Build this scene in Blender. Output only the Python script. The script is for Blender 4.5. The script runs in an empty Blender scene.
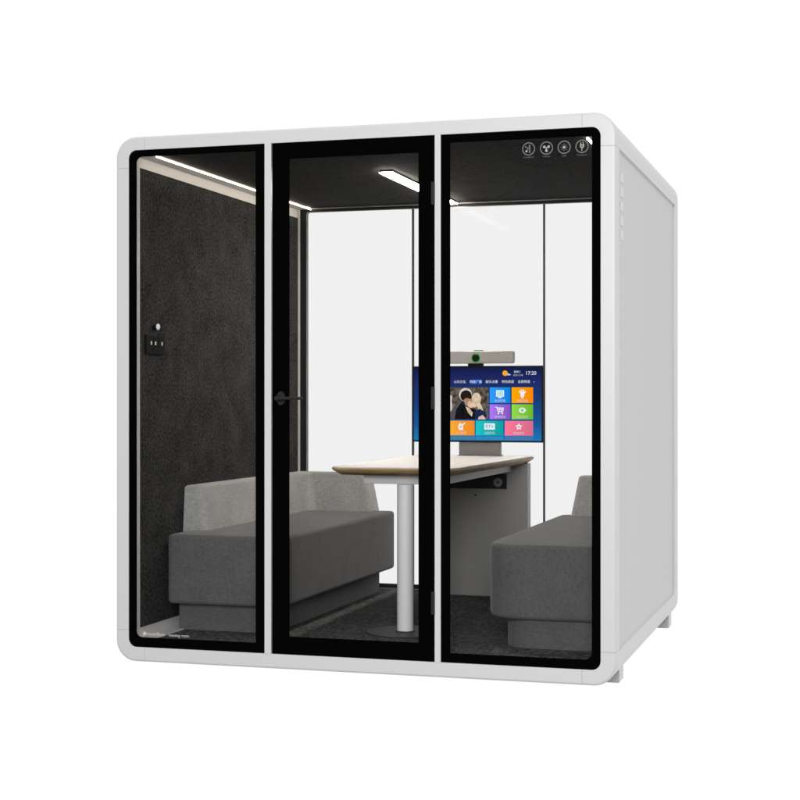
import bpy, bmesh, math, random
from mathutils import Vector
random.seed(7)
PI = math.pi
scene = bpy.context.scene
COL = scene.collection

# ------------------------------------------------------------------ materials
def new_mat(name):
    m = bpy.data.materials.new(name); m.use_nodes = True
    nt = m.node_tree
    for n in list(nt.nodes): nt.nodes.remove(n)
    out = nt.nodes.new('ShaderNodeOutputMaterial')
    return m, nt, out

def plain(name, col, rough=0.5, metal=0.0, spec=0.5, nscale=0, namt=0.0, bump=0.0, bscale=0):
    m, nt, out = new_mat(name)
    b = nt.nodes.new('ShaderNodeBsdfPrincipled')
    b.inputs['Base Color'].default_value = (*col, 1)
    b.inputs['Roughness'].default_value = rough
    b.inputs['Metallic'].default_value = metal
    b.inputs['Specular IOR Level'].default_value = spec
    tc = nt.nodes.new('ShaderNodeTexCoord')
    if namt:
        n = nt.nodes.new('ShaderNodeTexNoise'); n.inputs['Scale'].default_value = nscale
        n.inputs['Detail'].default_value = 6; n.inputs['Roughness'].default_value = 0.6
        nt.links.new(tc.outputs['Object'], n.inputs['Vector'])
        r = nt.nodes.new('ShaderNodeValToRGB')
        r.color_ramp.elements[0].position = 0.3; r.color_ramp.elements[1].position = 0.7
        r.color_ramp.elements[0].color = (*[c * (1 - namt) for c in col], 1)
        r.color_ramp.elements[1].color = (*[min(1, c * (1 + namt)) for c in col], 1)
        nt.links.new(n.outputs['Fac'], r.inputs['Fac'])
        nt.links.new(r.outputs['Color'], b.inputs['Base Color'])
    if bump:
        n2 = nt.nodes.new('ShaderNodeTexNoise'); n2.inputs['Scale'].default_value = bscale
        n2.inputs['Detail'].default_value = 4
        nt.links.new(tc.outputs['Object'], n2.inputs['Vector'])
        bp = nt.nodes.new('ShaderNodeBump'); bp.inputs['Strength'].default_value = bump
        bp.inputs['Distance'].default_value = 0.002
        nt.links.new(n2.outputs['Fac'], bp.inputs['Height'])
        nt.links.new(bp.outputs['Normal'], b.inputs['Normal'])
    nt.links.new(b.outputs['BSDF'], out.inputs['Surface'])
    return m

def speckle(name, dark, light, scale, big=4.0, bigamt=0.25, rough=0.95, bump=0.5, seam=False):
    """felt / carpet: fine fibre speckle with soft large mottling"""
    m, nt, out = new_mat(name)
    L = nt.links.new
    b = nt.nodes.new('ShaderNodeBsdfPrincipled')
    b.inputs['Roughness'].default_value = rough; b.inputs['Specular IOR Level'].default_value = 0.1
    tc = nt.nodes.new('ShaderNodeTexCoord')
    n = nt.nodes.new('ShaderNodeTexNoise'); n.inputs['Scale'].default_value = scale
    n.inputs['Detail'].default_value = 5; n.inputs['Roughness'].default_value = 0.75
    L(tc.outputs['Object'], n.inputs['Vector'])
    g = nt.nodes.new('ShaderNodeTexNoise'); g.inputs['Scale'].default_value = big; g.inputs['Detail'].default_value = 4
    L(tc.outputs['Object'], g.inputs['Vector'])
    mm = nt.nodes.new('ShaderNodeMath'); mm.operation = 'MULTIPLY_ADD'
    L(g.outputs['Fac'], mm.inputs[0]); mm.inputs[1].default_value = bigamt; 
    L(n.outputs['Fac'], mm.inputs[2])
    r = nt.nodes.new('ShaderNodeValToRGB')
    r.color_ramp.elements[0].position = 0.36 + bigamt * .5; r.color_ramp.elements[1].position = 0.66 + bigamt * .5
    r.color_ramp.elements[0].color = (*dark, 1); r.color_ramp.elements[1].color = (*light, 1)
    L(mm.outputs[0], r.inputs['Fac']); L(r.outputs['Color'], b.inputs['Base Color'])
    bp = nt.nodes.new('ShaderNodeBump'); bp.inputs['Strength'].default_value = bump; bp.inputs['Distance'].default_value = 0.003
    L(n.outputs['Fac'], bp.inputs['Height']); L(bp.outputs['Normal'], b.inputs['Normal'])
    L(b.outputs['BSDF'], out.inputs['Surface'])
    return m

def fabric(name, dark, light, thread=420.0):
    """woven cloth: slubby horizontal and vertical threads"""
    m, nt, out = new_mat(name)
    L = nt.links.new
    b = nt.nodes.new('ShaderNodeBsdfPrincipled')
    b.inputs['Roughness'].default_value = 0.95; b.inputs['Specular IOR Level'].default_value = 0.12
    b.inputs['Sheen Weight'].default_value = 0.15
    tc = nt.nodes.new('ShaderNodeTexCoord')
    acc = None
    for sc_ in ((55, 55, thread * .5), (thread * .5, thread * .5, 55)):
        mp = nt.nodes.new('ShaderNodeMapping'); mp.inputs['Scale'].default_value = sc_
        L(tc.outputs['Object'], mp.inputs['Vector'])
        n = nt.nodes.new('ShaderNodeTexNoise'); n.inputs['Scale'].default_value = 1.0
        n.inputs['Detail'].default_value = 3; n.inputs['Roughness'].default_value = 0.6
        L(mp.outputs['Vector'], n.inputs['Vector'])
        if acc is None: acc = n.outputs['Fac']
        else:
            a = nt.nodes.new('ShaderNodeMath'); a.operation = 'ADD'
            L(acc, a.inputs[0]); L(n.outputs['Fac'], a.inputs[1]); acc = a.outputs[0]
    g = nt.nodes.new('ShaderNodeTexNoise'); g.inputs['Scale'].default_value = 9; g.inputs['Detail'].default_value = 3
    L(tc.outputs['Object'], g.inputs['Vector'])
    a = nt.nodes.new('ShaderNodeMath'); a.operation = 'MULTIPLY_ADD'
    L(g.outputs['Fac'], a.inputs[0]); a.inputs[1].default_value = .35; L(acc, a.inputs[2])
    mr = nt.nodes.new('ShaderNodeMapRange'); mr.inputs['From Min'].default_value = .85; mr.inputs['From Max'].default_value = 1.5
    L(a.outputs[0], mr.inputs['Value'])
    r = nt.nodes.new('ShaderNodeValToRGB')
    r.color_ramp.elements[0].color = (*dark, 1); r.color_ramp.elements[1].color = (*light, 1)
    L(mr.outputs['Result'], r.inputs['Fac']); L(r.outputs['Color'], b.inputs['Base Color'])
    bp = nt.nodes.new('ShaderNodeBump'); bp.inputs['Strength'].default_value = .35; bp.inputs['Distance'].default_value = 0.001
    L(a.outputs[0], bp.inputs['Height']); L(bp.outputs['Normal'], b.inputs['Normal'])
    L(b.outputs['BSDF'], out.inputs['Surface'])
    return m

def emit(name, col, s=1.0):
    m, nt, out = new_mat(name)
    e = nt.nodes.new('ShaderNodeEmission')
    e.inputs['Color'].default_value = (*col, 1); e.inputs['Strength'].default_value = s
    nt.links.new(e.outputs[0], out.inputs['Surface'])
    return m

def glass(name, tint, base, edge):
    m, nt, out = new_mat(name)
    L = nt.links.new
    t = nt.nodes.new('ShaderNodeBsdfTransparent'); t.inputs['Color'].default_value = (*tint, 1)
    g = nt.nodes.new('ShaderNodeBsdfGlossy'); g.inputs['Roughness'].default_value = 0.015
    lw = nt.nodes.new('ShaderNodeLayerWeight'); lw.inputs['Blend'].default_value = 0.5
    p = nt.nodes.new('ShaderNodeMath'); p.operation = 'POWER'; p.inputs[1].default_value = 5
    L(lw.outputs['Facing'], p.inputs[0])
    q = nt.nodes.new('ShaderNodeMath'); q.operation = 'MULTIPLY_ADD'
    L(p.outputs[0], q.inputs[0]); q.inputs[1].default_value = edge; q.inputs[2].default_value = base
    mx = nt.nodes.new('ShaderNodeMixShader')
    L(q.outputs[0], mx.inputs['Fac']); L(t.outputs[0], mx.inputs[1]); L(g.outputs[0], mx.inputs[2])
    L(mx.outputs[0], out.inputs['Surface'])
    return m

def wood(name):
    m, nt, out = new_mat(name)
    L = nt.links.new
    b = nt.nodes.new('ShaderNodeBsdfPrincipled'); b.inputs['Roughness'].default_value = .5
    tc = nt.nodes.new('ShaderNodeTexCoord')
    mp = nt.nodes.new('ShaderNodeMapping'); mp.inputs['Scale'].default_value = (6, 6, 160)
    n = nt.nodes.new('ShaderNodeTexNoise'); n.inputs['Scale'].default_value = 1.5; n.inputs['Detail'].default_value = 5
    L(tc.outputs['Object'], mp.inputs['Vector']); L(mp.outputs['Vector'], n.inputs['Vector'])
    r = nt.nodes.new('ShaderNodeValToRGB')
    r.color_ramp.elements[0].position = .3; r.color_ramp.elements[1].position = .7
    r.color_ramp.elements[0].color = (.34, .21, .095, 1); r.color_ramp.elements[1].color = (.62, .43, .22, 1)
    L(n.outputs['Fac'], r.inputs['Fac']); L(r.outputs['Color'], b.inputs['Base Color'])
    L(b.outputs['BSDF'], out.inputs['Surface'])
    return m

def screen_grad(name, stops, axis='Z', s=1.0):
    m, nt, out = new_mat(name)
    L = nt.links.new
    tc = nt.nodes.new('ShaderNodeTexCoord'); sp = nt.nodes.new('ShaderNodeSeparateXYZ')
    L(tc.outputs['Generated'], sp.inputs[0])
    r = nt.nodes.new('ShaderNodeValToRGB')
    els = r.color_ramp.elements
    els[0].position, els[0].color = stops[0][0], (*stops[0][1], 1)
    els[1].position, els[1].color = stops[-1][0], (*stops[-1][1], 1)
    for p, c in stops[1:-1]:
        e = els.new(p); e.color = (*c, 1)
    L(sp.outputs[axis], r.inputs['Fac'])
    e = nt.nodes.new('ShaderNodeEmission'); e.inputs['Strength'].default_value = s
    L(r.outputs['Color'], e.inputs['Color']); L(e.outputs[0], out.inputs['Surface'])
    return m

def brown_noise_emit(name):
    m, nt, out = new_mat(name)
    L = nt.links.new
    tc = nt.nodes.new('ShaderNodeTexCoord')
    mp = nt.nodes.new('ShaderNodeMapping'); mp.inputs['Scale'].default_value = (45, 45, 38)
    n = nt.nodes.new('ShaderNodeTexNoise'); n.inputs['Scale'].default_value = 1.0; n.inputs['Detail'].default_value = 4
    L(tc.outputs['Object'], mp.inputs['Vector']); L(mp.outputs['Vector'], n.inputs['Vector'])
    r = nt.nodes.new('ShaderNodeValToRGB')
    r.color_ramp.elements[0].position = .35; r.color_ramp.elements[1].position = .75
    r.color_ramp.elements[0].color = (.03, .022, .016, 1); r.color_ramp.elements[1].color = (.26, .21, .17, 1)
    L(n.outputs['Fac'], r.inputs['Fac'])
    e = nt.nodes.new('ShaderNodeEmission'); e.inputs['Strength'].default_value = 1.0
    L(r.outputs['Color'], e.inputs['Color']); L(e.outputs[0], out.inputs['Surface'])
    return m

def brushed(name, col, rough=.35):
    m, nt, out = new_mat(name)
    L = nt.links.new
    b = nt.nodes.new('ShaderNodeBsdfPrincipled'); b.inputs['Metallic'].default_value = .15
    b.inputs['Roughness'].default_value = rough
    tc = nt.nodes.new('ShaderNodeTexCoord')
    mp = nt.nodes.new('ShaderNodeMapping'); mp.inputs['Scale'].default_value = (5, 5, 300)
    n = nt.nodes.new('ShaderNodeTexNoise'); n.inputs['Scale'].default_value = 1.5; n.inputs['Detail'].default_value = 4
    L(tc.outputs['Object'], mp.inputs['Vector']); L(mp.outputs['Vector'], n.inputs['Vector'])
    r = nt.nodes.new('ShaderNodeValToRGB')
    r.color_ramp.elements[0].color = (*[c * .8 for c in col], 1); r.color_ramp.elements[1].color = (*[min(1, c * 1.2) for c in col], 1)
    L(n.outputs['Fac'], r.inputs['Fac']); L(r.outputs['Color'], b.inputs['Base Color'])
    L(b.outputs['BSDF'], out.inputs['Surface'])
    return m

M = {
 'paint': plain('white_paint', (.76, .76, .76), .34, bump=.05, bscale=700),
 'panel': plain('side_panel_paint', (.735, .735, .745), .45, bump=.06, bscale=700),
 'seam': plain('joint_gap_grey', (.60, .60, .60), .7),  # even grey of the collar seen through the frame joints
 'trim': plain('interior_white_trim', (.62, .61, .60), .5),
 'frit': plain('black_glass_border', (.002, .002, .002), .5, spec=.0),
 'blackmetal': plain('black_anodised_metal', (.016, .016, .016), .4, spec=.4),
 'darkframe': plain('dark_rear_frame', (.010, .010, .010), .5, spec=.3),
 'greylip': plain('aluminium_lip', (.30, .29, .28), .4, metal=.3),
 'hinge': plain('dark_grey_hinge', (.017, .0165, .016), .5, spec=.3),
 'felt': speckle('charcoal_felt', (.004, .004, .004), (.072, .071, .070), 84, big=7, bigamt=.24, bump=.9),
 'ceiling': speckle('dark_ceiling_felt', (.005, .0048, .0045), (.034, .032, .030), 60, big=6, bigamt=.2),
 'carpet': speckle('charcoal_carpet', (.003, .003, .003), (.17, .168, .165), 62, big=5, bigamt=.12, bump=1.0),
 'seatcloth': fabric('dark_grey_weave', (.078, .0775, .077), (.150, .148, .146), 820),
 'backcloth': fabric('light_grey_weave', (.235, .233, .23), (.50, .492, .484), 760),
 'laminate': plain('white_laminate', (.86, .85, .83), .4),
 'wood': wood('oak_edge'),
 'steel': plain('grey_painted_steel', (.60, .60, .61), .45),
 'column': plain('satin_column', (.82, .82, .83), .35),
 'disc': plain('dark_steel_disc', (.04, .04, .04), .55, spec=.25),
 'cabinet': plain('grey_cabinet_board', (.30, .295, .29), .55),
 'cabinetedge': plain('cabinet_edge', (.42, .42, .42), .5),
 'blackpanel': plain('black_control_panel', (.008, .008, .008), .45, spec=.2),
 'dial': plain('grey_dial', (.20, .20, .20), .45),
 'stand': plain('taupe_stand', (.27, .25, .24), .45),
 'tvblack': plain('black_casing', (.005, .005, .005), .4, spec=.12),
 'bar': brushed('brushed_champagne_metal', (.31, .30, .29), .38),
 'lens': plain('lens_glass', (.004, .004, .004), .12),
 'greenring': emit('green_status_ring', (.05, .55, .08), .8),
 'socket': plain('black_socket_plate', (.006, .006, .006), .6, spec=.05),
 'socketlight': plain('white_socket_inserts', (.75, .72, .70), .4),
 'hook': plain('white_ceramic_hook', (.9, .9, .9), .25),
 'decal': plain('grey_printed_ink', (.15, .15, .15), .6),
 'decalwhite': plain('white_printed_ink', (.42, .42, .42), .6),
 'logo': plain('white_logo_ink', (.75, .75, .75), .6),
 'louvre': plain('light_vent_louvre', (.90, .90, .90), .5),
 'lamp': emit('warm_lamp', (1.0, .91, .80), 85),
 'led': emit('warm_led', (1.0, .86, .68), 15),
 'glassf': glass('front_glass', (.945, .945, .945), .008, .5),
 'glassb': glass('rear_glass', (.905, .905, .905), .0012, .25),
}

# ------------------------------------------------------------------ helpers
def bx(bm, x0, x1, y0, y1, z0, z1, bev=0.0, seg=2):
    vs = [bm.verts.new(p) for p in [(x0,y0,z0),(x1,y0,z0),(x1,y1,z0),(x0,y1,z0),(x0,y0,z1),(x1,y0,z1),(x1,y1,z1),(x0,y1,z1)]]
    fs = [bm.faces.new([vs[i] for i in f]) for f in [(0,3,2,1),(4,5,6,7),(0,1,5,4),(1,2,6,5),(2,3,7,6),(3,0,4,7)]]
    if bev:
        es = list({e for f in fs for e in f.edges})
        bmesh.ops.bevel(bm, geom=es, offset=bev, segments=seg, affect='EDGES', profile=.5)
    return bm

def BM(): return bmesh.new()
def box(*a, **k): return bx(BM(), *a, **k)

def obj(name, bm, mat, parent=None, smooth=True, mats=None):
    bmesh.ops.remove_doubles(bm, verts=bm.verts, dist=1e-6)
    if smooth != 'flat': bmesh.ops.recalc_face_normals(bm, faces=bm.faces)
    me = bpy.data.meshes.new(name)
    lo = Vector([min(v.co[i] for v in bm.verts) for i in range(3)])
    hi = Vector([max(v.co[i] for v in bm.verts) for i in range(3)])
    c = (lo + hi) / 2
    for v in bm.verts: v.co -= c
    if smooth:
        for f in bm.faces: f.smooth = True
        for e in bm.edges:
            if len(e.link_faces) == 2 and e.calc_face_angle(0) > math.radians(35): e.smooth = False
    bm.to_mesh(me); bm.free()
    o = bpy.data.objects.new(name, me)
    for mm in (mats or [mat]): me.materials.append(mm)
    COL.objects.link(o)
    if smooth is True and len(me.polygons) > 6:
        wn = o.modifiers.new('weighted_normals', 'WEIGHTED_NORMAL'); wn.keep_sharp = True; wn.weight = 100
    pw = Vector((0, 0, 0)); p = parent
    while p is not None:
        pw += p.location; p = p.parent
    o.parent = parent
    o.location = c - pw
    return o

def thing(name, label, cat, loc, group=None):
    o = bpy.data.objects.new(name, None); COL.objects.link(o)
    o.empty_display_size = .1; o.location = loc
    o['label'] = label; o['category'] = cat
    if group: o['group'] = group
    return o

def rrect(u0, u1, v0, v1, r, n=8):
    """closed loop, r = 4 radii (u0v0, u1v0, u1v1, u0v1)"""
    if not isinstance(r, (list, tuple)): r = [r] * 4
    pts = []
    cs = [(u0 + r[0], v0 + r[0], PI), (u1 - r[1], v0 + r[1], 1.5 * PI), (u1 - r[2], v1 - r[2], 0), (u0 + r[3], v1 - r[3], .5 * PI)]
    for k, (cu, cv, a0) in enumerate(cs):
        for i in range(n + 1):
            a = a0 + .5 * PI * i / n
            pts.append((cu + r[k] * math.cos(a), cv + r[k] * math.sin(a)))
    return pts

def bridge(bm, loops, close=False):
    vl = [[bm.verts.new(p) for p in lp] for lp in loops]
    rng = range(len(vl)) if close else range(len(vl) - 1)
    for k in rng:
        a, b = vl[k], vl[(k + 1) % len(vl)]
        n = len(a)
        for i in range(n):
            j = (i + 1) % n
            q = [a[i], a[j], b[j], b[i]]
            try: bm.faces.new(q)
            except ValueError: pass
    return vl

def ring(outer, inner, y0, y1, bev=0.0):
    """ring in the x-z plane between two loops, from y0 to y1"""
    bm = BM()
    lp = [[(u, y1, v) for u, v in outer], [(u, y0, v) for u, v in outer], [(u, y0, v) for u, v in inner], [(u, y1, v) for u, v in inner]]
    bridge(bm, lp, close=True)
    return bm

def rect_loop_like(u0, u1, v0, v1, n=8): return rrect(u0, u1, v0, v1, 1e-4, n)

def block(x0, x1, y0, y1, z0, z1, r, f, n=8, m=5, mirror=None, crown=0.0):
    """upholstered block: plan corner radii r, edge fillet f"""
    if not isinstance(r, (list, tuple)): r = [r] * 4
    bm = BM(); loops = []
    def lp(ins, z):
        return [(u, v, z) for u, v in rrect(x0 + ins, x1 - ins, y0 + ins, y1 - ins, [max(q - ins, .004) for q in r], n)]
    for i in range(m + 1):
        a = .5 * PI * i / m
        loops.append(lp(f * (1 - math.sin(a)), z0 + f * (1 - math.cos(a))))
    for i in range(m + 1):
        a = .5 * PI * i / m
        loops.append(lp(f * (1 - math.cos(a)), z1 - f * (1 - math.sin(a))))
    if crown:
        for k in (1, 2, 3):
            loops.append(lp(f + .035 * k, z1 + crown * (1 - (1 - k / 3) ** 2)))
    vl = bridge(bm, loops)
    bm.faces.new(vl[0][::-1]); bm.faces.new(vl[-1])
    if mirror is not None:
        for v in bm.verts: v.co.x = mirror - v.co.x
    return bm

def cyl(bm, c, r, h, axis='Z', seg=48, r2=None, bev=0):
    """cylinder from c along axis by h, with small edge chamfer"""
    r2 = r if r2 is None else r2
    prof = [(0, r - bev), (bev, r), (h - bev, r2), (h, r2 - bev)] if bev else [(0, r), (h, r2)]
    loops = []
    for d, rr in prof:
        l = []
        for i in range(seg):
            a = 2 * PI * i / seg; p, q = rr * math.cos(a), rr * math.sin(a)
            l.append({'Z': (c[0] + p, c[1] + q, c[2] + d), 'Y': (c[0] + p, c[1] + d, c[2] + q), 'X': (c[0] + d, c[1] + p, c[2] + q)}[axis])
        loops.append(l)
    vl = bridge(bm, loops)
    bm.faces.new(vl[0][::-1]); bm.faces.new(vl[-1])
    return bm

def text_polys(s, x, z, size, y, align='CENTER', space=1.0):
    """text as mesh triangles facing -y; returns list of 3-D polygons"""
    cu = bpy.data.curves.new('lettering', 'FONT'); cu.body = s; cu.size = size
    cu.align_x = align; cu.align_y = 'CENTER'; cu.resolution_u = 3; cu.space_character = space
    o = bpy.data.objects.new('lettering', cu); COL.objects.link(o)
    dg = bpy.context.evaluated_depsgraph_get()
    me = o.evaluated_get(dg).to_mesh()
    polys = [[(x + me.vertices[i].co.x, y, z + me.vertices[i].co.y) for i in p.vertices] for p in me.polygons]
    o.evaluated_get(dg).to_mesh_clear()
    bpy.data.objects.remove(o); bpy.data.curves.remove(cu)
    return polys

class Flat:
    """flat printed artwork on a plane facing -y; layers 0.3 mm apart"""
    def __init__(s, y, step=.0003): s.bm = BM(); s.y = y; s.step = step; s.mats = []
    def mi(s, m):
        if m not in s.mats: s.mats.append(m)
        return s.mats.index(m)
    def poly(s, pts, m, layer=0):
        f = s.bm.faces.new([s.bm.verts.new((u, s.y - layer * s.step, v)) for u, v in pts])
        f.material_index = s.mi(m); f.normal_update()
        if f.normal.y > 0: f.normal_flip()
    def rect(s, u0, u1, v0, v1, m, layer=0): s.poly([(u0, v0), (u1, v0), (u1, v1), (u0, v1)], m, layer)
    def disc(s, u, v, r, m, layer=0, n=28, sy=1.0, rot=0.0):
        s.poly([(u + r * math.cos(2*PI*i/n) * math.cos(rot) - r * sy * math.sin(2*PI*i/n) * math.sin(rot),
                 v + r * math.cos(2*PI*i/n) * math.sin(rot) + r * sy * math.sin(2*PI*i/n) * math.cos(rot)) for i in range(n)], m, layer)
    def annulus(s, u, v, r0, r1, m, layer=0, n=40):
        for i in range(n):
            a, b = 2*PI*i/n, 2*PI*(i+1)/n
            s.poly([(u+r0*math.cos(a), v+r0*math.sin(a)), (u+r1*math.cos(a), v+r1*math.sin(a)),
                    (u+r1*math.cos(b), v+r1*math.sin(b)), (u+r0*math.cos(b), v+r0*math.sin(b))], m, layer)
    def line(s, u0, v0, u1, v1, w, m, layer=0):
        d = math.hypot(u1-u0, v1-v0) or 1; nx, nz = -(v1-v0)/d*w/2, (u1-u0)/d*w/2
        s.poly([(u0+nx, v0+nz), (u0-nx, v0-nz), (u1-nx, v1-nz), (u1+nx, v1+nz)], m, layer)
    def text(s, t, u, v, size, m, layer=0, align='CENTER', space=1.0):
        for p in text_polys(t, u, v, size, s.y, align, space):
            s.poly([(q[0], q[2]) for q in p], m, layer)
    def build(s, name, parent):
        return obj(name, s.bm, None, parent, smooth='flat', mats=s.mats)

# ------------------------------------------------------------------ dimensions (metres)
W, D, Z0, Z1 = 2.157, 2.078, .05, 2.30      # body
RO, RI = .090, .036                          # outer / inner corner radii of the front frame
OX0, OX1, OZ0, OZ1 = .059, 2.096, .112, 2.242
FLOOR, CEIL = .14, 2.230
XW = .08                                     # felt wall
YB = 2.02                                    # inside face of rear wall

pod = thing('office_pod', 'white boxy soundproof meeting pod with rounded corners and black-bordered glass front', 'office pod', (W/2, D/2, 0))

# ---- front frame: four rails and four corner pieces, hairline joints between them
def frame_piece(stations, y1):
    """stations: list of (outer pt, inner pt, outward normal)"""
    bm = BM(); f = .011; g = .0025; loops = []
    for (O, I, nrm) in stations:
        ou, ov = O; iu, iv = I
        lp = [(iu, y1, iv), (iu, g, iv)]
        lp.append((iu + nrm[0]*g*.3, g*.3, iv + nrm[1]*g*.3)); lp.append((iu + nrm[0]*g, 0, iv + nrm[1]*g))
        for k in range(6):
            a = .5 * PI * k / 5
            ins = f * (1 - math.sin(a)); y = f * (1 - math.cos(a))
            lp.append((ou - nrm[0]*ins, y, ov - nrm[1]*ins))
        lp.append((ou, y1, ov))
        loops.append(lp)
    vl = bridge(bm, loops)
    bm.faces.new(vl[0]); bm.faces.new(vl[-1][::-1])
    return bm
SX, SZ = .134, .134      # seam distance from outer edge
gap = .0005
FD = .085
def corner_st(cu, cv, iu, iv, a0, pre, post):
    st = [pre]
    for i in range(13):
        a = a0 + .5*PI*i/12
        n = (math.cos(a), math.sin(a))
        st.append(((cu + RO*n[0], cv + RO*n[1]), (iu + RI*n[0], iv + RI*n[1]), n))
    st.append(post); return st
xa, xb, za, zb = SX, W - SX, Z0 + SZ, Z1 - SZ
# rails
for (p, q, n) in [(((xa, Z1), (xa, OZ1)), ((xb, Z1), (xb, OZ1)), (0, 1)), (((xa, Z0), (xa, OZ0)), ((xb, Z0), (xb, OZ0)), (0, -1))]:
    s = [((p[0][0]+gap, p[0][1]), (p[1][0]+gap, p[1][1]), n), ((q[0][0]-gap, q[0][1]), (q[1][0]-gap, q[1][1]), n)]
    obj('frame_rail', frame_piece(s, FD), M['paint'], pod)
for (xo, xi, n) in [(0, OX0, (-1, 0)), (W, OX1, (1, 0))]:
    s = [((xo, za+gap), (xi, za+gap), n), ((xo, zb-gap), (xi, zb-gap), n)]
    obj('frame_rail', frame_piece(s, FD), M['paint'], pod)
obj('frame_corner', frame_piece(corner_st(W-RO, Z1-RO, OX1-RI, OZ1-RI, 0, ((W, zb+gap), (OX1, zb+gap), (1, 0)), ((xb+gap, Z1), (xb+gap, OZ1), (0, 1))), FD), M['paint'], pod)
obj('frame_corner', frame_piece(corner_st(RO, Z1-RO, OX0+RI, OZ1-RI, .5*PI, ((xa-gap, Z1), (xa-gap, OZ1), (0, 1)), ((0, zb+gap), (OX0, zb+gap), (-1, 0))), FD), M['paint'], pod)
obj('frame_corner', frame_piece(corner_st(RO, Z0+RO, OX0+RI, OZ0+RI, PI, ((0, za-gap), (OX0, za-gap), (-1, 0)), ((xa-gap, Z0), (xa-gap, OZ0), (0, -1))), FD), M['paint'], pod)
obj('frame_corner', frame_piece(corner_st(W-RO, Z0+RO, OX1-RI, OZ0+RI, 1.5*PI, ((xb+gap, Z0), (xb+gap, OZ0), (0, -1)), ((W, za-gap), (OX1, za-gap), (1, 0))), FD), M['paint'], pod)
# backing collar behind the joints
obj('joint_collar', ring(rrect(.006, W-.006, Z0+.006, Z1-.006, RO-.006, 12), rrect(OX0-.008, OX1+.008, OZ0-.008, OZ1+.008, RI, 12), .004+.008, FD-.01), M['seam'], pod)

# ---- outer shell: roof, floor pan, recessed side panels, rear frame
def shell_cap(top):
    """roof (or floor pan) wrapping round both long corners; rim ledges at its ends"""
    bm = BM(); t = .028
    zs = 2.167 if top else .178
    o, i = [], []
    n = 12
    if top:
        o.append((W, zs)); i.append((W-t, zs))
        for k in range(n+1):
            a = .5*PI*k/n; o.append((W-RO+RO*math.cos(a), Z1-RO+RO*math.sin(a))); i.append((W-RO+(RO-t)*math.cos(a), Z1-RO+(RO-t)*math.sin(a)))
        for k in range(n+1):
            a = .5*PI+.5*PI*k/n; o.append((RO+RO*math.cos(a), Z1-RO+RO*math.sin(a))); i.append((RO+(RO-t)*math.cos(a), Z1-RO+(RO-t)*math.sin(a)))
        o.append((0, zs)); i.append((t, zs))
    else:
        o.append((0, zs)); i.append((t, zs))
        for k in range(n+1):
            a = PI+.5*PI*k/n; o.append((RO+RO*math.cos(a), Z0+RO+RO*math.sin(a))); i.append((RO+(RO-t)*math.cos(a), Z0+RO+(RO-t)*math.sin(a)))
        for k in range(n+1):
            a = 1.5*PI+.5*PI*k/n; o.append((W-RO+RO*math.cos(a), Z0+RO+RO*math.sin(a))); i.append((W-RO+(RO-t)*math.cos(a), Z0+RO+(RO-t)*math.sin(a)))
        o.append((W, zs)); i.append((W-t, zs))
    loop = o + i[::-1]
    y0, y1 = FD, 1.962
    va = [bm.verts.new((u, y0, v)) for u, v in loop]; vb = [bm.verts.new((u, y1, v)) for u, v in loop]
    L_ = len(loop)
    for k in range(L_):
        bm.faces.new([va[k], va[(k+1) % L_], vb[(k+1) % L_], vb[k]])
    m = len(o)
    for k in range(m-1):
        bm.faces.new([va[k], va[L_-1-k], va[L_-2-k], va[k+1]]); bm.faces.new([vb[k], vb[k+1], vb[L_-2-k], vb[L_-1-k]])
    return bm
obj('roof_panel', shell_cap(True), M['paint'], pod)
obj('floor_pan', shell_cap(False), M['paint'], pod)
rec = .010
obj('side_panel', box(W-rec-.02, W-rec, FD, 1.962, .178, 2.167), M['panel'], pod)
obj('side_panel', box(rec, rec+.02, FD, 1.962, .178, 2.167), M['panel'], pod)
bm = ring(rrect(0, W, Z0, Z1, RO, 12), rrect(.0795, W-.0795, FLOOR-.0005, CEIL+.0005, .006, 12), 1.962, D)
obj('rear_frame', bm, M['paint'], pod)
# vent slots high on the right side
for k in range(5):
    z = 2.066 - k*.0575
    bm = BM()
    y0, y1, sk_ = .172, .246, .008
    vs = [bm.verts.new(p) for x_ in (W-rec+.0004, W-rec+.0024) for p in [(x_, y0, z-.020), (x_, y1, z-.020+sk_*.2), (x_, y1, z+.020), (x_, y0, z+.020-sk_*.2)]]
    for f in [(0,1,2,3),(4,7,6,5),(0,4,5,1),(1,5,6,2),(2,6,7,3),(3,7,4,0)]: bm.faces.new([vs[i] for i in f])
    obj('vent_louvre', bm, M['louvre'], pod)
# feet
for (x, y) in [(2.052, .34), (2.062, 1.93), (.04, .34), (.04, 1.93)]:
    obj('foot', box(x, x+.066, y, y+.115, .004, .082, bev=.004), M['paint'], pod)

# ---- mullions
obj('mullion', box(.6855, .7155, -.003, .05, OZ0-.001, OZ1+.001, bev=.003), M['paint'], pod)
obj('mullion', box(1.4225, 1.4480, -.003, .05, OZ0-.001, OZ1+.001, bev=.003), M['paint'], pod)

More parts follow.
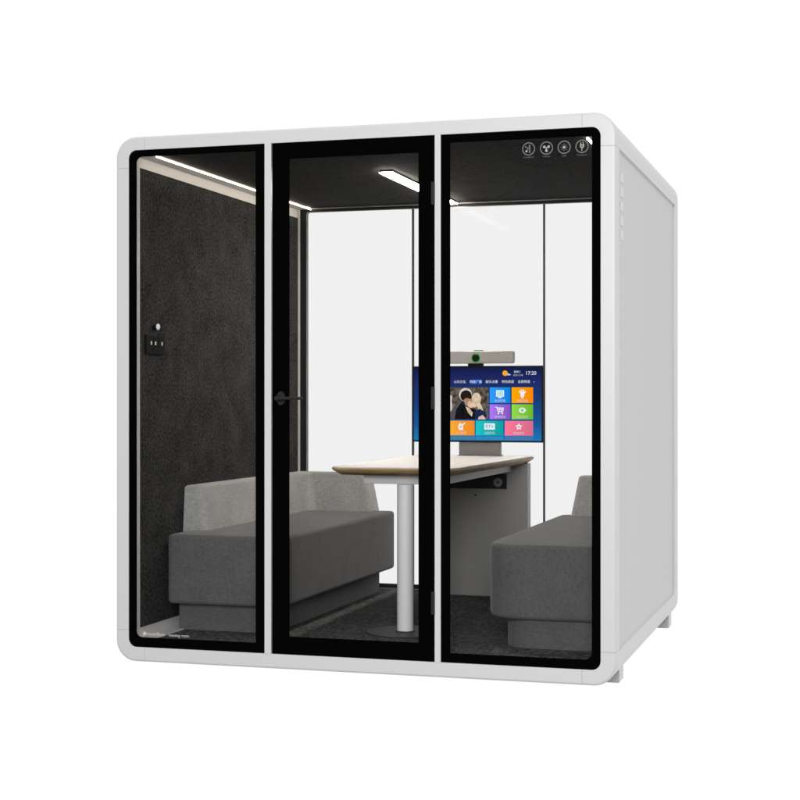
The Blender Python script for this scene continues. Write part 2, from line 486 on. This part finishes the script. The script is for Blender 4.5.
# ---- front windows
def rr(x0, x1, z0, z1, r): return rrect(x0, x1, z0, z1, r, 8)
def pane(x0, x1, z0, z1, y0, y1): return box(x0, x1, y0, y1, z0, z1)
wl = obj('window', ring(rr(OX0, .6855, OZ0, OZ1, [RI, 1e-4, 1e-4, RI]), rr(.0905, .643, .153, 2.215, [.026, 1e-4, 1e-4, .026]), .006, .016), M['frit'], pod)
def sheet(x0, x1, z0, z1, y):
    bm = BM(); bm.faces.new([bm.verts.new(p) for p in [(x0, y, z0), (x1, y, z0), (x1, y, z1), (x0, y, z1)]]); return bm
obj('glass_pane', sheet(.0905, .643, .153, 2.215, .012), M['glassf'], wl)
wr = obj('window', ring(rr(1.448, OX1, OZ0, OZ1, [1e-4, RI, RI, 1e-4]), rr(1.484, 2.061, .149, 2.210, [1e-4, .03, 1e-4, 1e-4]), .006, .016), M['frit'], pod)
obj('glass_pane', sheet(1.484, 2.061, .149, 2.210, .012), M['glassf'], wr)

# ---- door
door = obj('door', ring(rr(.719, 1.4200, OZ0+.002, OZ1-.001, 1e-4), rr(.791, 1.354, .185, 2.176, 1e-4), .002, .016), M['frit'], pod)
obj('glass_pane', sheet(.791, 1.354, .185, 2.176, .010), M['glassf'], door)
for z in (2.0065, 1.1785, .350):
    bm = box(1.4085, 1.4245, -.007, .002, z-.046, z+.046, bev=.002)
    bx(bm, 1.4135, 1.4155, -.0085, -.006, z-.042, z+.042)
    obj('hinge', bm, M['hinge'], door)
# handle: oval rose and a thin straight lever
bm = BM()
loops = []
for y, s in ((.002, 1), (-.010, 1), (-.013, .93)):
    loops.append([(.762 + .0185*s*math.cos(2*PI*i/36), y, 1.178 + .030*s*math.sin(2*PI*i/36)) for i in range(36)])
vl = bridge(bm, loops); bm.faces.new(vl[-1]); bm.faces.new(vl[0][::-1])
cyl(bm, (.757, -.050, 1.178), .010, .042, 'Y', 24, bev=.002)
loops = []
for x in (.752, .757, .80, .868, .873):
    s = .7 if x in (.752, .873) else 1
    loops.append([(x, -.046 + .0065*s*math.cos(2*PI*i/16), 1.178 + .0065*s*math.sin(2*PI*i/16)) for i in range(16)])
vl = bridge(bm, loops); bm.faces.new(vl[0]); bm.faces.new(vl[-1])
for dz in (.017, -.017): cyl(bm, (.762, -.0145, 1.178+dz), .0055, .004, 'Y', 16, bev=.0008)
obj('handle', bm, M['hinge'], door)

# ---- printed icons on the right window (sound, air, light, power) with captions
IC = [1.807, 1.879, 1.950, 2.021]; IZ = 2.1695; IR = .0265; IY = .0115
caps = ['Soundproof', 'Ventilate', 'Light', 'Charging port']
for k, x in enumerate(IC):
    F = Flat(IY); d, w = M['decal'], M['decalwhite']
    F.annulus(x, IZ, IR-.0045, IR, d)
    if k == 0:
        F.rect(x+.001, x+.0075, IZ-.016, IZ+.016, d)
        F.line(x-.013, IZ+.010, x-.002, IZ+.001, .0035, d, 1); F.line(x-.002, IZ+.001, x-.009, IZ-.008, .003, d, 2)
        F.disc(x-.0085, IZ-.009, .0045, w, 3); F.disc(x-.0115, IZ+.009, .003, d, 3)
        F.line(x+.001, IZ+.006, x-.004, IZ, .003, d, 4)
    elif k == 1:
        for a in (90+120-90, 90-120-90+60+0, 270):
            pass
        for a in (150, 30, 270):
            a = math.radians(a)
            F.disc(x+.0098*math.cos(a), IZ+.0098*math.sin(a), .0062, w, 1, sy=.82, rot=a+.5)
            F.line(x, IZ, x+.008*math.cos(a), IZ+.008*math.sin(a), .003, w, 2)
        F.disc(x, IZ, .0025, w, 3)
    elif k == 2:
        F.disc(x, IZ, .0055, w, 1)
        for i in range(8):
            a = PI*i/4; F.line(x+.008*math.cos(a), IZ+.008*math.sin(a), x+.0145*math.cos(a), IZ+.0145*math.sin(a), .0026, d, 1)
    else:
        F.poly([(x-.0085, IZ+.008), (x-.0085, IZ), (x-.005, IZ-.006), (x+.005, IZ-.006), (x+.0085, IZ), (x+.0085, IZ+.008)], w, 1)
        F.line(x-.0045, IZ+.007, x-.0045, IZ+.017, .003, w, 2); F.line(x+.0045, IZ+.007, x+.0045, IZ+.017, .003, w, 2)
        F.line(x, IZ-.005, x, IZ-.018, .003, w, 2); F.disc(x, IZ+.001, .003, M['frit'], 3)
    F.text(caps[k], x, 2.1365, .0088 if k != 3 else .0078, d, 1)
    F.build('icon_print', wr)
# small lettering low on the left window
F = Flat(.0115)
for i in range(6):
    a = PI*i/3; F.line(.130, .1700, .130+.009*math.cos(a), .1700+.009*math.sin(a), .0038, M['logo'], i)
F.text('soundbox', .141, .1695, .0210, M['logo'], 1, 'LEFT')
F.text('meeting room', .2420, .1675, .0165, M['logo'], 1, 'LEFT')
F.build('logo_print', wl)

# ---- interior lining
for sgn in (0, 1):
    mx = (lambda x: W - x) if sgn else (lambda x: x)
    def mb(x0, x1, y0, y1, z0, z1, bev=0):
        a, b = sorted((mx(x0), mx(x1))); return box(a, b, y0, y1, z0, z1, bev=bev)
    obj('wall_lining', mb(.040, XW, .024, YB, FLOOR-.0003, 2.222), M['trim'], pod)
    obj('felt_panel', mb(XW, XW+.0025, .068, 2.012, .186, 2.176), M['felt'], pod)
    if not sgn:
        obj('floor_border', mb(XW, .158, .024, YB, FLOOR-.02, FLOOR+.004, bev=.0015), M['trim'], pod)
        obj('ceiling_cove', mb(XW, .1515, .024, YB, 2.2235, 2.236), M['trim'], pod)
        obj('light_strip', mb(.1535, .1575, .072, YB-.004, 2.2195, 2.2245, bev=.0008), M['led'], pod)
    else:
        obj('light_strip', box(2.014, 2.021, .155, YB-.004, CEIL-.010, CEIL-.0005, bev=.001), M['led'], pod)
obj('ceiling_panel', box(.1595, W-XW-.0005, .024, YB, CEIL, CEIL+.02), M['ceiling'], pod)
obj('carpet', box(.1585, W-XW-.0005, .024, YB, FLOOR-.02, FLOOR), M['carpet'], pod)
# front inner frame (behind the glass border)
obj('front_inner_frame', ring(rr(.045, W-.045, .10, 2.25, 1e-3), rr(XW+.0008, W-XW-.0008, FLOOR-.001, CEIL+.003, .02), .0165, .0235), M['frit'], pod)

# ---- ceiling light
cl = obj('ceiling_light', box(.948, 1.009, .767, 1.953, CEIL-.012, CEIL, bev=.001), M['blackmetal'], pod)
obj('diffuser', box(.947, 1.010, .765, 1.955, CEIL-.0165, CEIL-.0115, bev=.001), M['lamp'], cl)

# ---- rear window wall
rw = obj('rear_window_frame', ring(rr(XW+.001, W-XW-.001, FLOOR+.002, CEIL-.001, .004), rr(.127, W-.127, .168, 2.209, .014), YB, YB+.035), M['darkframe'], pod)
obj('rear_trim', ring(rr(XW+.001, W-XW-.001, FLOOR+.004, CEIL-.0005, .004), rr(XW+.0025, W-XW-.0025, FLOOR+.0085, CEIL-.006, .02), YB-.004, YB-.0003), M['greylip'], rw)
obj('glazing_gasket', ring(rr(.127, W-.127, .168, 2.209, .014), rr(.130, W-.130, .171, 2.206, .011), YB+.004, YB+.012), M['greylip'], rw)
xs = [.127, .7375, 1.4605, W-.127]
for i in range(3):
    obj('glass_pane', sheet(xs[i], xs[i+1], .168, 2.209, YB+.020), M['glassb'], rw)
for x in xs[1:3]:
    obj('rear_mullion', box(x-.004, x+.004, YB+.010, YB+.030, .168, 2.209), M['darkframe'], rw)

obj('corner_trim', box(XW+.0004, XW+.0140, YB-.012, YB-.0045, FLOOR+.001, 2.2215, bev=.001), M['trim'], pod)
# ---- coat hook and power socket on the left felt wall
bm = BM()
bmesh.ops.create_uvsphere(bm, u_segments=24, v_segments=16, radius=.0125)
for v in bm.verts[-(24*15+2):]:
    v.co = Vector((v.co.x*.7 + XW+.024, v.co.y*.95 + .196, v.co.z*1.15 + 1.493))
hk = obj('coat_hook', bm, M['hook'], pod)
obj('hook_shadow_stalk', cyl(BM(), (XW+.0025, .196, 1.490), .0125, .014, 'X', 24, bev=.001), M['socket'], hk)  # stalk coloured black to stand in for the ball's shadow on the felt
sk = obj('power_socket', box(XW+.0025, XW+.014, .104, .284, 1.372, 1.456, bev=.004), M['socket'], pod)
for y in (.150, .192, .257):
    obj('socket_insert', box(XW+.0135, XW+.0155, y-.0055, y+.0055, 1.413, 1.4285, bev=.0006), M['socketlight'], sk)
for y in (.171, .222):
    obj('socket_seam', box(XW+.0138, XW+.0145, y-.001, y+.001, 1.378, 1.450), M['frit'], sk)

# ------------------------------------------------------------------ sofas
def backrest(mirror, x_end_b, x_end_t, y_s):
    """L-shaped low backrest: along the wall then returning across the rear, leaning and tapering upwards"""
    def plan(t):     # t 0 bottom .. 1 top
        f = .207 - .032*t; e = x_end_b + (x_end_t - x_end_b)*t; g = 1.853 + .03*t; s = y_s + .018*t
        pts = []
        def arc(cx, cy, r, a0, a1, n=6):
            for i in range(n+1):
                a = math.radians(a0 + (a1-a0)*i/n); pts.append((cx + r*math.cos(a), cy + r*math.sin(a)))
        pts.append((.0845, s))
        arc(f-.030, s+.030, .030, 270, 360)
        arc(f+.045, g-.045, .045, 180, 90)
        arc(e-.020, g+.020, .020, 270, 360)
        pts.append((e, 2.005)); pts.append((.0845, 2.005))
        return pts
    cx = [None]
    def inset(pts, d):
        n = len(pts); out = []
        for i in range(n):
            p0, p1, p2 = Vector(pts[i-1]), Vector(pts[i]), Vector(pts[(i+1) % n])
            a = (p1-p0).normalized(); b = (p2-p1).normalized()
            nb = Vector((-a.y, a.x)) + Vector((-b.y, b.x))
            if nb.length < 1e-6: nb = Vector((-a.y, a.x))
            nb.normalize(); k = d / max(.5, nb.dot(Vector((-a.y, a.x))))
            out.append((p1.x + nb.x*k, p1.y + nb.y*k))
        return out
    bm = BM(); z0, z1 = .5675, .778; loops = []
    f = .014
    for t in (0, .25, .5, .75): loops.append([(u, v, z0 + (z1-f-z0)*t) for u, v in plan(t)])
    for i in range(6):
        a = .5*PI*i/5
        loops.append([(u, v, z1-f+f*math.sin(a)) for u, v in inset(plan(1), f*(1-math.cos(a)))])
    vl = bridge(bm, loops)
    bm.faces.new(vl[0][::-1]); bm.faces.new(vl[-1])
    if mirror:
        for v in bm.verts: v.co.x = W - v.co.x
    return bm

def sofa(label, mirror, xi, bi, yf, yb, r, end_b, end_t, ys):
    mr = W if mirror else None
    cx = (.1 + xi)/2
    t = thing('sofa', label, 'sofa', ((W-cx) if mirror else cx, 1.1, FLOOR), 'low grey sofas facing each other across the table')
    # radii order: (x0y0, x1y0, x1y1, x0y1)
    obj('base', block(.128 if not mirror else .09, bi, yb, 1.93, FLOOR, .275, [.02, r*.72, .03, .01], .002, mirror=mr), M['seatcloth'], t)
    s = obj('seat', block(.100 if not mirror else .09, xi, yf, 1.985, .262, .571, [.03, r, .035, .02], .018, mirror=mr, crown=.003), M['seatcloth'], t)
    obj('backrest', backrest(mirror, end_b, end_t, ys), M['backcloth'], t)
    return t
sofa('grey fabric sofa along the left felt wall behind the glass door and left window', False, .655, .588, .290, .350, .12, .555, .515, .500)
sofa('grey fabric sofa with rounded end behind the right window, right of the table', True, .596, .517, .240, .272, .17, .522, .487, .760)

# ------------------------------------------------------------------ meeting table
tb = thing('meeting_table', 'white-topped meeting table with oak edge and round grey column leg', 'table', (1.12, 1.2, FLOOR))
def top_loop(ins, z):
    yf, yb, xc = .46+ins, 1.975, 1.100
    hf, hb, r = .292-ins, .318-ins, .05
    pts = []
    def arc(cx, cy, a0, a1):
        for i in range(9):
            a = math.radians(a0+(a1-a0)*i/8); pts.append((cx+r*math.cos(a), cy+r*math.sin(a), z))
    arc(xc-hf+r, yf+r, 180, 270); arc(xc+hf-r, yf+r, 270, 360)
    pts.append((xc+hb, yb-ins*0, z)); pts.append((xc-hb, yb, z))
    return pts
bm = BM(); vl = bridge(bm, [top_loop(.003, .8705), top_loop(.002, .8745), top_loop(.004, .8755)])
bm.faces.new(vl[0][::-1]); bm.faces.new(vl[-1])
tp = obj('tabletop', bm, M['laminate'], tb)
bm = BM(); vl = bridge(bm, [top_loop(.034, .838), top_loop(.006, .857), top_loop(.0, .864), top_loop(0, .870)])
bm.faces.new(vl[0][::-1]); bm.faces.new(vl[-1])
obj('wooden_edge', bm, M['wood'], tp)
obj('apron', box(.938, 1.318, .56, 1.89, .797, .8375, bev=.003), M['steel'], tb)
obj('column', cyl(BM(), (1.137, .545, FLOOR+.010), .0365, .797-FLOOR-.010, 'Z', 48, bev=.001), M['column'], tb)
bm = cyl(BM(), (1.137, .545, FLOOR), .176, .007, 'Z', 64, r2=.172, bev=.002)
cyl(bm, (1.137, .545, FLOOR+.007), .046, .004, 'Z', 48, r2=.043)
obj('foot_disc', bm, M['disc'], tb)

# ------------------------------------------------------------------ media cabinet
cb = thing('media_cabinet', 'dark grey cabinet panel under the rear end of the meeting table', 'cabinet', (1.14, 1.93, FLOOR))
body = obj('body', box(.865, 1.398, 1.897, 1.965, FLOOR, .8375, bev=.0015), M['cabinet'], cb)
obj('side_edge', box(1.3985, 1.4035, 1.896, 1.965, FLOOR, .8375, bev=.001), M['cabinetedge'], cb)
obj('bottom_trim', box(.865, 1.398, 1.891, 1.8965, FLOOR, FLOOR+.005), M['greylip'], cb)
pn = obj('control_panel', box(.900, 1.291, 1.891, 1.8965, .704, .782, bev=.001), M['blackpanel'], cb)
bm = cyl(BM(), (1.245, 1.884, .739), .0245, .007, 'Y', 40, bev=.002)
obj('round_dial', bm, M['dial'], pn)
obj('dial_centre', cyl(BM(), (1.245, 1.8825, .739), .0055, .0015, 'Y', 20), M['blackpanel'], pn)
obj('screw', cyl(BM(), (1.122, 1.895, .670), .005, .002, 'Y', 16), M['blackpanel'], cb)

# ------------------------------------------------------------------ display on its stand
tv = thing('display_screen', 'wide flat display with blue menu and colour tiles standing on the table end', 'television', (1.134, 1.90, .8755))
SX0, SX1, SZ0, SZ1 = .780, 1.488, .9485, 1.3495
YS = 1.878
obj('casing', bx(box(SX0, SX1, YS, YS+.009, SZ0, SZ1, bev=.002), SX0+.05, SX1-.05, YS+.0088, YS+.034, SZ0+.03, SZ1-.05, bev=.006), M['tvblack'], tv)
obj('stand', box(1.027, 1.256, 1.9125, 1.928, .8805, 1.10, bev=.003), M['stand'], tv)
obj('stand_foot', box(1.027, 1.256, 1.885, 1.965, .8755, .8805, bev=.002), M['stand'], tv)
def U(px): return SX0 + (px-412.6)/130.6*(SX1-SX0)
def V(py): return SZ1 - (py-366.3)/77.0*(SZ1-SZ0)
SCRY = YS - .0006
F = Flat(SCRY)
F.rect(U(414.2), U(541.6), V(441.6), V(368.2), screen_grad('menu_background', [(0, (.012, .20, .50)), (.22, (.008, .10, .33)), (.55, (.008, .045, .19)), (.85, (.014, .022, .125)), (1, (.005, .012, .07))]))
scr = F.build('screen', tv)
WH = emit('screen_white', (.85, .9, .95), 1.0); WD = emit('screen_pale_text', (.50, .56, .68), 1.0)
def E_(n, c, s=1.0): return emit(n, c, s)
def srgb(r, g, b):
    f = lambda v: ((v/255+.055)/1.055)**2.4 if v > 10 else v/255/12.92
    return (f(r), f(g), f(b))
def tile(x0, x1, y0, y1, ca, cb_, nm, icon, cap):
    g = Flat(SCRY - .0006)
    g.rect(U(x0), U(x1), V(y1), V(y0), screen_grad('tile_'+nm, [(0, srgb(*ca)), (.5, srgb(*[(a+b)/2 for a, b in zip(ca, cb_)])), (1, srgb(*cb_))], 'X', 1.05))
    cx, cy = (x0+x1)/2, y0 + (y1-y0)*.40
    k = (SX1-SX0)/130.6
    X, Y = U(cx), V(cy)
    P = lambda a, b: (X+a*k, Y+b*k)
    def ln(a, b, c, d, w, L=2): p, q = P(a, b), P(c, d); g.line(p[0], p[1], q[0], q[1], w*k, WH, L)
    if icon == 'tv':
        C2 = emit('pale_teal_glyph', srgb(150, 225, 230))
        p, q = P(-3.9, -3), P(3.9, 3.4); g.rect(p[0], q[0], p[1], q[1], WH, 2)
        p, q = P(-3.0, -2.1), P(3.0, 2.5); g.rect(p[0], q[0], p[1], q[1], C2, 3)
        ln(-2, -1.2, -2, 1.6, .8, 4); ln(-2, 1.6, 0, 1.6, .8, 4); ln(-2, -1.2, 0, -1.2, .8, 4); ln(1.6, -1.2, 1.6, 1.6, .9, 4)
        p, q = P(-1.6, -4.2), P(1.6, -3); g.rect(p[0], q[0], p[1], q[1], WH, 2)
    elif icon == 'hand':
        for a in (-50, -15, 20, 55):
            a = math.radians(90-a); ln(0, -1.5, 4.2*math.cos(a), 4.0*math.sin(a), 1.3)
        p = P(0, -1.6); g.disc(p[0], p[1], 1.9*k, WH, 3, sy=1.3)
        ln(0, -3, 0, -4.6, 1.4)
    elif icon == 'cart':
        ln(-4.4, 3.2, -3, 2.8, .9); ln(-3, 2.8, -1.8, -1.4, 1); ln(-1.8, -1.4, 2.6, -1.4, .9, 3); ln(2.6, -1.2, 3.4, 2.2, .9, 4)
        ln(-2.7, 2.2, 3.4, 2.2, .9, 5); ln(-2.2, .5, 3, .5, .7, 6); ln(-.4, 2, -.2, -1.2, .6, 7); ln(1.5, 2, 1.4, -1.2, .6, 7)
        for a in (-1.6, 2.3): p = P(a, -3.0); g.disc(p[0], p[1], .85*k, WH, 2)
    elif icon == 'eye':
        g.poly([P(3.6*math.cos(t)*(1 if abs(math.cos(t)) < .99 else 1), 2.7*math.sin(t)*(1-.25*abs(math.cos(t)))) for t in [2*PI*i/28 for i in range(28)]], WH, 2)
        p = P(0, 0); g.disc(p[0], p[1], 1.3*k, emit('green_pupil', srgb(130, 200, 80)), 3)
    elif icon == 'box':
        TB = emit('teal_glyph_text', srgb(40, 150, 175))
        p, q = P(-5.2, -2.8), P(5.4, 3.2); g.rect(p[0], q[0], p[1], q[1], WH, 2)
        g.text('BTV', X, Y, 4.6*k, TB, 3)
    elif icon == 'star':
        pts = []
        for i in range(10):
            r_ = 3.7 if i % 2 == 0 else 1.75; a = PI/2+PI*i/5; pts.append(P(r_*math.cos(a), r_*math.sin(a)))
        g.poly(pts, WH, 2)
        p = P(0, -.1); g.disc(p[0], p[1], .9*k, emit('pink_dot', srgb(235, 120, 150)), 3)
    elif icon == 'bird':
        p = P(-.6, -.4); g.disc(p[0], p[1], 2.5*k, WH, 2, sy=1.1)
        ln(.5, 1, 4.0, 3.6, 1.2); ln(-2.2, 1.5, -.4, 3.4, 1.3, 3); ln(-2.4, -2.8, 2.2, -2.8, 1.2, 4)
        p = P(-.6, -.3); g.disc(p[0], p[1], .9*k, emit('orange_dot', srgb(245, 155, 45)), 5)
    g.text(cap, X, V(y1-2.2), 2.75*k, emit('caption_'+nm, (.62, .64, .62)), 2)
    g.build('menu_tile', scr)
tile(490.7, 511.2, 388.0, 403.8, (48, 158, 250), (12, 128, 226), 'blue', 'tv', '电视回看')
tile(512.4, 533.4, 388.0, 403.8, (252, 172, 0), (253, 134, 0), 'orange', 'hand', '我的应用')
tile(490.7, 511.2, 405.0, 420.0, (176, 122, 245), (134, 84, 190), 'purple', 'cart', '购物商城')
tile(512.4, 533.4, 405.0, 420.0, (146, 222, 76), (108, 182, 50), 'green', 'eye', '精彩视界')
tile(449.0, 475.6, 421.6, 436.4, (252, 176, 52), (244, 138, 38), 'amber', 'bird', '少儿教育')
tile(476.8, 504.2, 421.6, 436.4, (28, 196, 200), (18, 158, 160), 'teal', 'box', '点播专区')
tile(505.6, 533.4, 421.6, 436.4, (255, 122, 156), (216, 108, 136), 'pink', 'star', '明星推荐')
tile(421.6, 447.8, 421.6, 436.4, (70, 130, 230), (50, 100, 200), 'azure', 'star', '本地生活')
# header: weather, date, clock, tabs
kk = (SX1-SX0)/130.6
F = Flat(SCRY - .0006)
F.disc(U(505.9), V(373.8), 2.6*kk, emit('sun_glyph', srgb(252, 172, 40)), 1)
F.disc(U(508.8), V(374.9), 1.2*kk, WD, 2, sy=.8); F.disc(U(510.4), V(375.2), 1.0*kk, WD, 3, sy=.6); F.rect(U(507.8), U(511.2), V(376), V(375.2), WD, 4)
F.build('weather_icon', scr)
F = Flat(SCRY - .0006)
F.text('星期二', U(518.0), V(372.6), 2.3*kk, WH, 1)
F.text('2020.12.08', U(518.6), V(375.9), 2.2*kk, WD, 1)
F.build('date_text', scr)
F = Flat(SCRY - .0006)
F.text('17:20', U(531.2), V(374.0), 4.9*kk, WH, 1)
F.build('clock_text', scr)
for x, t_ in ((441, '推荐'), (460.8, '公共文化'), (476.8, '特推广播'), (492.6, '娱乐点播'), (508.6, '特色频道'), (524.4, '全部频道'), (534.3, '›')):
    F = Flat(SCRY - .0006)
    if x == 476.8:
        F.poly([(U(a), V(b)) for a, b in [(470.2, 382.5), (471.6, 380), (482, 380), (483.4, 382.5), (482, 385), (471.6, 385)]], emit('selected_tab', srgb(24, 80, 170)), 0)
    F.text(t_, U(x), V(382.5), 3.05*kk, WH, 1)
    F.build('menu_tab', scr)
# reflection painted as a pale strip at the foot of the menu
F = Flat(SCRY - .0006)
F.rect(U(421.6), U(475.6), V(440.6), V(437.2), emit('strip_a', srgb(70, 130, 160)), 0)
F.rect(U(476.8), U(504.2), V(440.6), V(437.2), emit('strip_b', srgb(50, 140, 190)), 0)
F.rect(U(505.6), U(533.4), V(440.6), V(437.2), emit('strip_c', srgb(75, 120, 180)), 0)
F.build('menu_reflection', scr)
def photo_emit(name, c):
    m, nt, out = new_mat(name); L = nt.links.new
    tc = nt.nodes.new('ShaderNodeTexCoord')
    n = nt.nodes.new('ShaderNodeTexNoise'); n.inputs['Scale'].default_value = 55; n.inputs['Detail'].default_value = 3
    L(tc.outputs['Object'], n.inputs['Vector'])
    rr_ = nt.nodes.new('ShaderNodeValToRGB')
    rr_.color_ramp.elements[0].position = .35; rr_.color_ramp.elements[1].position = .65
    rr_.color_ramp.elements[0].color = (*[v * .78 for v in c], 1); rr_.color_ramp.elements[1].color = (*[min(1, v * 1.10 + .005) for v in c], 1)
    L(n.outputs['Fac'], rr_.inputs['Fac'])
    e = nt.nodes.new('ShaderNodeEmission'); L(rr_.outputs['Color'], e.inputs['Color']); L(e.outputs[0], out.inputs['Surface'])
    return m
# still picture of a couple embracing
F = Flat(SCRY - .0006)
F.rect(U(421.6), U(489.6), V(420.2), V(388.0), brown_noise_emit('picture_backdrop'))
sk1, sk2 = photo_emit('picture_skin', srgb(228, 196, 172)), photo_emit('picture_skin_shade', srgb(176, 138, 112))
hd, blk, gry = photo_emit('picture_dark_hair', srgb(36, 24, 20)), photo_emit('picture_black_coat', srgb(16, 15, 18)), photo_emit('picture_grey_coat', srgb(84, 84, 90))
bl, nav, wht = photo_emit('picture_blonde', srgb(226, 206, 176)), photo_emit('picture_navy', srgb(26, 40, 84)), photo_emit('picture_white', srgb(220, 214, 208))
pp = lambda L: [(U(a), V(b)) for a, b in L]
F.rect(U(449.5), U(453), V(412), V(396), wht, 1)
F.poly(pp([(451, 420.2), (452.5, 411), (457, 405), (461, 401.5), (466, 402), (470, 408), (478, 411), (481, 420.2)]), blk, 2)
F.poly(pp([(451, 420.2), (452.5, 411), (457, 405), (461.5, 401.3), (462.5, 403), (457.5, 410), (455.5, 420.2)]), gry, 3)
F.disc(U(466.6), V(395.4), 6.6*kk, wht, 3, sy=1.0)
F.disc(U(467.2), V(396.6), 5.7*kk, hd, 4, sy=.98)
F.poly(pp([(464.5, 400.5), (468, 398.5), (472.5, 400), (473.5, 405), (471, 408.5), (466.5, 406)]), sk2, 5)
F.disc(U(477.5), V(399.5), 4.7*kk, bl, 5, sy=1.25)
F.poly(pp([(480, 401), (483, 407), (484.5, 413), (480, 412), (477.5, 405)]), bl, 6)
F.disc(U(471.6), V(405.2), 2.9*kk, sk1, 6, sy=1.2, rot=.4)
F.disc(U(475.6), V(404.8), 2.6*kk, sk1, 7, sy=1.3)
F.poly(pp([(466.5, 407), (470.5, 409), (474, 413.5), (473, 417.5), (469.5, 414)]), sk1, 8)
F.poly(pp([(476, 412.5), (481, 409.5), (487, 413.5), (488, 418), (483, 417), (479, 420.2), (476, 420.2)]), nav, 8)
F.poly(pp([(479, 420.2), (480, 417.6), (484, 415.6), (487, 420.2)]), sk1, 9)
F.poly(pp([(462.2, 401.8), (465, 403.6), (466.2, 407), (463.6, 405)]), nav, 5)
F.build('picture', scr)

# ------------------------------------------------------------------ conference camera bar
vc = thing('conference_camera', 'slim brushed metal camera bar with round black lens standing on top of the display', 'camera', (1.131, 1.895, 1.3495))
loop = rrect(.929, 1.333, 1.362, 1.427, .011, 6)
bm = BM()
lp = []
for y, s in ((YS+.026, .003), (YS+.024, 0), (YS-.006, 0), (YS-.009, .003)):
    lp.append([(u, y, v) for u, v in rrect(.929+s, 1.333-s, 1.362+s, 1.427-s, .011, 6)])
vl = bridge(bm, lp); bm.faces.new(vl[0]); bm.faces.new(vl[-1])
obj('body', bm, M['bar'], vc)
ls = obj('lens', cyl(BM(), (1.131, YS-.017, 1.391), .0205, .009, 'Y', 40, bev=.002), M['lens'], vc)
bm = BM(); bridge(bm, [[(1.131+r*math.cos(2*PI*i/40), y, 1.391+r*math.sin(2*PI*i/40)) for i in range(40)] for r, y in ((.0205, YS-.0135), (.0240, YS-.0135), (.0240, YS-.009), (.0205, YS-.009))], close=True)
obj('status_ring', bm, M['greenring'], ls)
obj('mount', box(1.085, 1.165, YS+.000, YS+.030, 1.3495, 1.362, bev=.001), M['tvblack'], vc)
obj('shutter_tab', box(1.115, 1.165, YS+.005, YS+.020, 1.4272, 1.432, bev=.001), M['tvblack'], vc)

# ------------------------------------------------------------------ added light: white world graded by direction, two unseen lamps
world = bpy.data.worlds.new('World'); scene.world = world; world.use_nodes = True
nt = world.node_tree
for n in list(nt.nodes): nt.nodes.remove(n)
out = nt.nodes.new('ShaderNodeOutputWorld'); bg = nt.nodes.new('ShaderNodeBackground')
tc = nt.nodes.new('ShaderNodeTexCoord'); sp = nt.nodes.new('ShaderNodeSeparateXYZ')
mr = nt.nodes.new('ShaderNodeMapRange'); mr.interpolation_type = 'SMOOTHSTEP'
mr.inputs['From Min'].default_value = -.30; mr.inputs['From Max'].default_value = .60
mr.inputs['To Min'].default_value = .22; mr.inputs['To Max'].default_value = 1.03
nt.links.new(tc.outputs['Generated'], sp.inputs[0]); nt.links.new(sp.outputs['Y'], mr.inputs['Value'])
bg.inputs['Color'].default_value = (1, 1, 1, 1)
m2 = nt.nodes.new('ShaderNodeMapRange'); m2.interpolation_type = 'SMOOTHSTEP'
m2.inputs['From Min'].default_value = .25; m2.inputs['From Max'].default_value = 1.0
m2.inputs['To Min'].default_value = 0; m2.inputs['To Max'].default_value = .95
nt.links.new(sp.outputs['Z'], m2.inputs['Value'])
mm_ = nt.nodes.new('ShaderNodeMath'); mm_.operation = 'MAXIMUM'
nt.links.new(mr.outputs['Result'], mm_.inputs[0]); nt.links.new(m2.outputs['Result'], mm_.inputs[1])
nt.links.new(mm_.outputs[0], bg.inputs['Strength'])
nt.links.new(bg.outputs[0], out.inputs['Surface'])

def area(name, loc, target, size, power, col=(1, 1, 1)):
    l = bpy.data.lights.new(name, 'AREA'); l.energy = power; l.size = size; l.color = col
    o = bpy.data.objects.new(name, l); COL.objects.link(o); o.location = loc
    o.rotation_euler = (Vector(target) - Vector(loc)).to_track_quat('-Z', 'Y').to_euler()
    return o
area('added_key_light', (2.9, -7.4, 2.6), (1.3, 0, 1.4), 2.4, 385)  # unseen lamp added in front to brighten the white frame
area('added_edge_light', (6.5, -2.2, 1.4), (2.1, 0, 1.3), .5, 7)  # unseen weak lamp added at the right for the edge highlight

cam = bpy.data.cameras.new('camera'); co = bpy.data.objects.new('camera', cam); COL.objects.link(co)
co.location = (3.088, -6.026, 1.174)
co.rotation_euler = (PI/2, 0, math.atan2(.276, .9181))
cam.sensor_width = 36; cam.lens = 1547/800*36; cam.shift_y = -.7/800
cam.clip_start = .1; cam.clip_end = 200
scene.camera = co
scene.view_settings.view_transform = 'Standard'; scene.view_settings.look = 'None'
scene.view_settings.exposure = 0; scene.view_settings.gamma = 1
scene.cycles.max_bounces = 10; scene.cycles.transparent_max_bounces = 16
scene.cycles.diffuse_bounces = 5
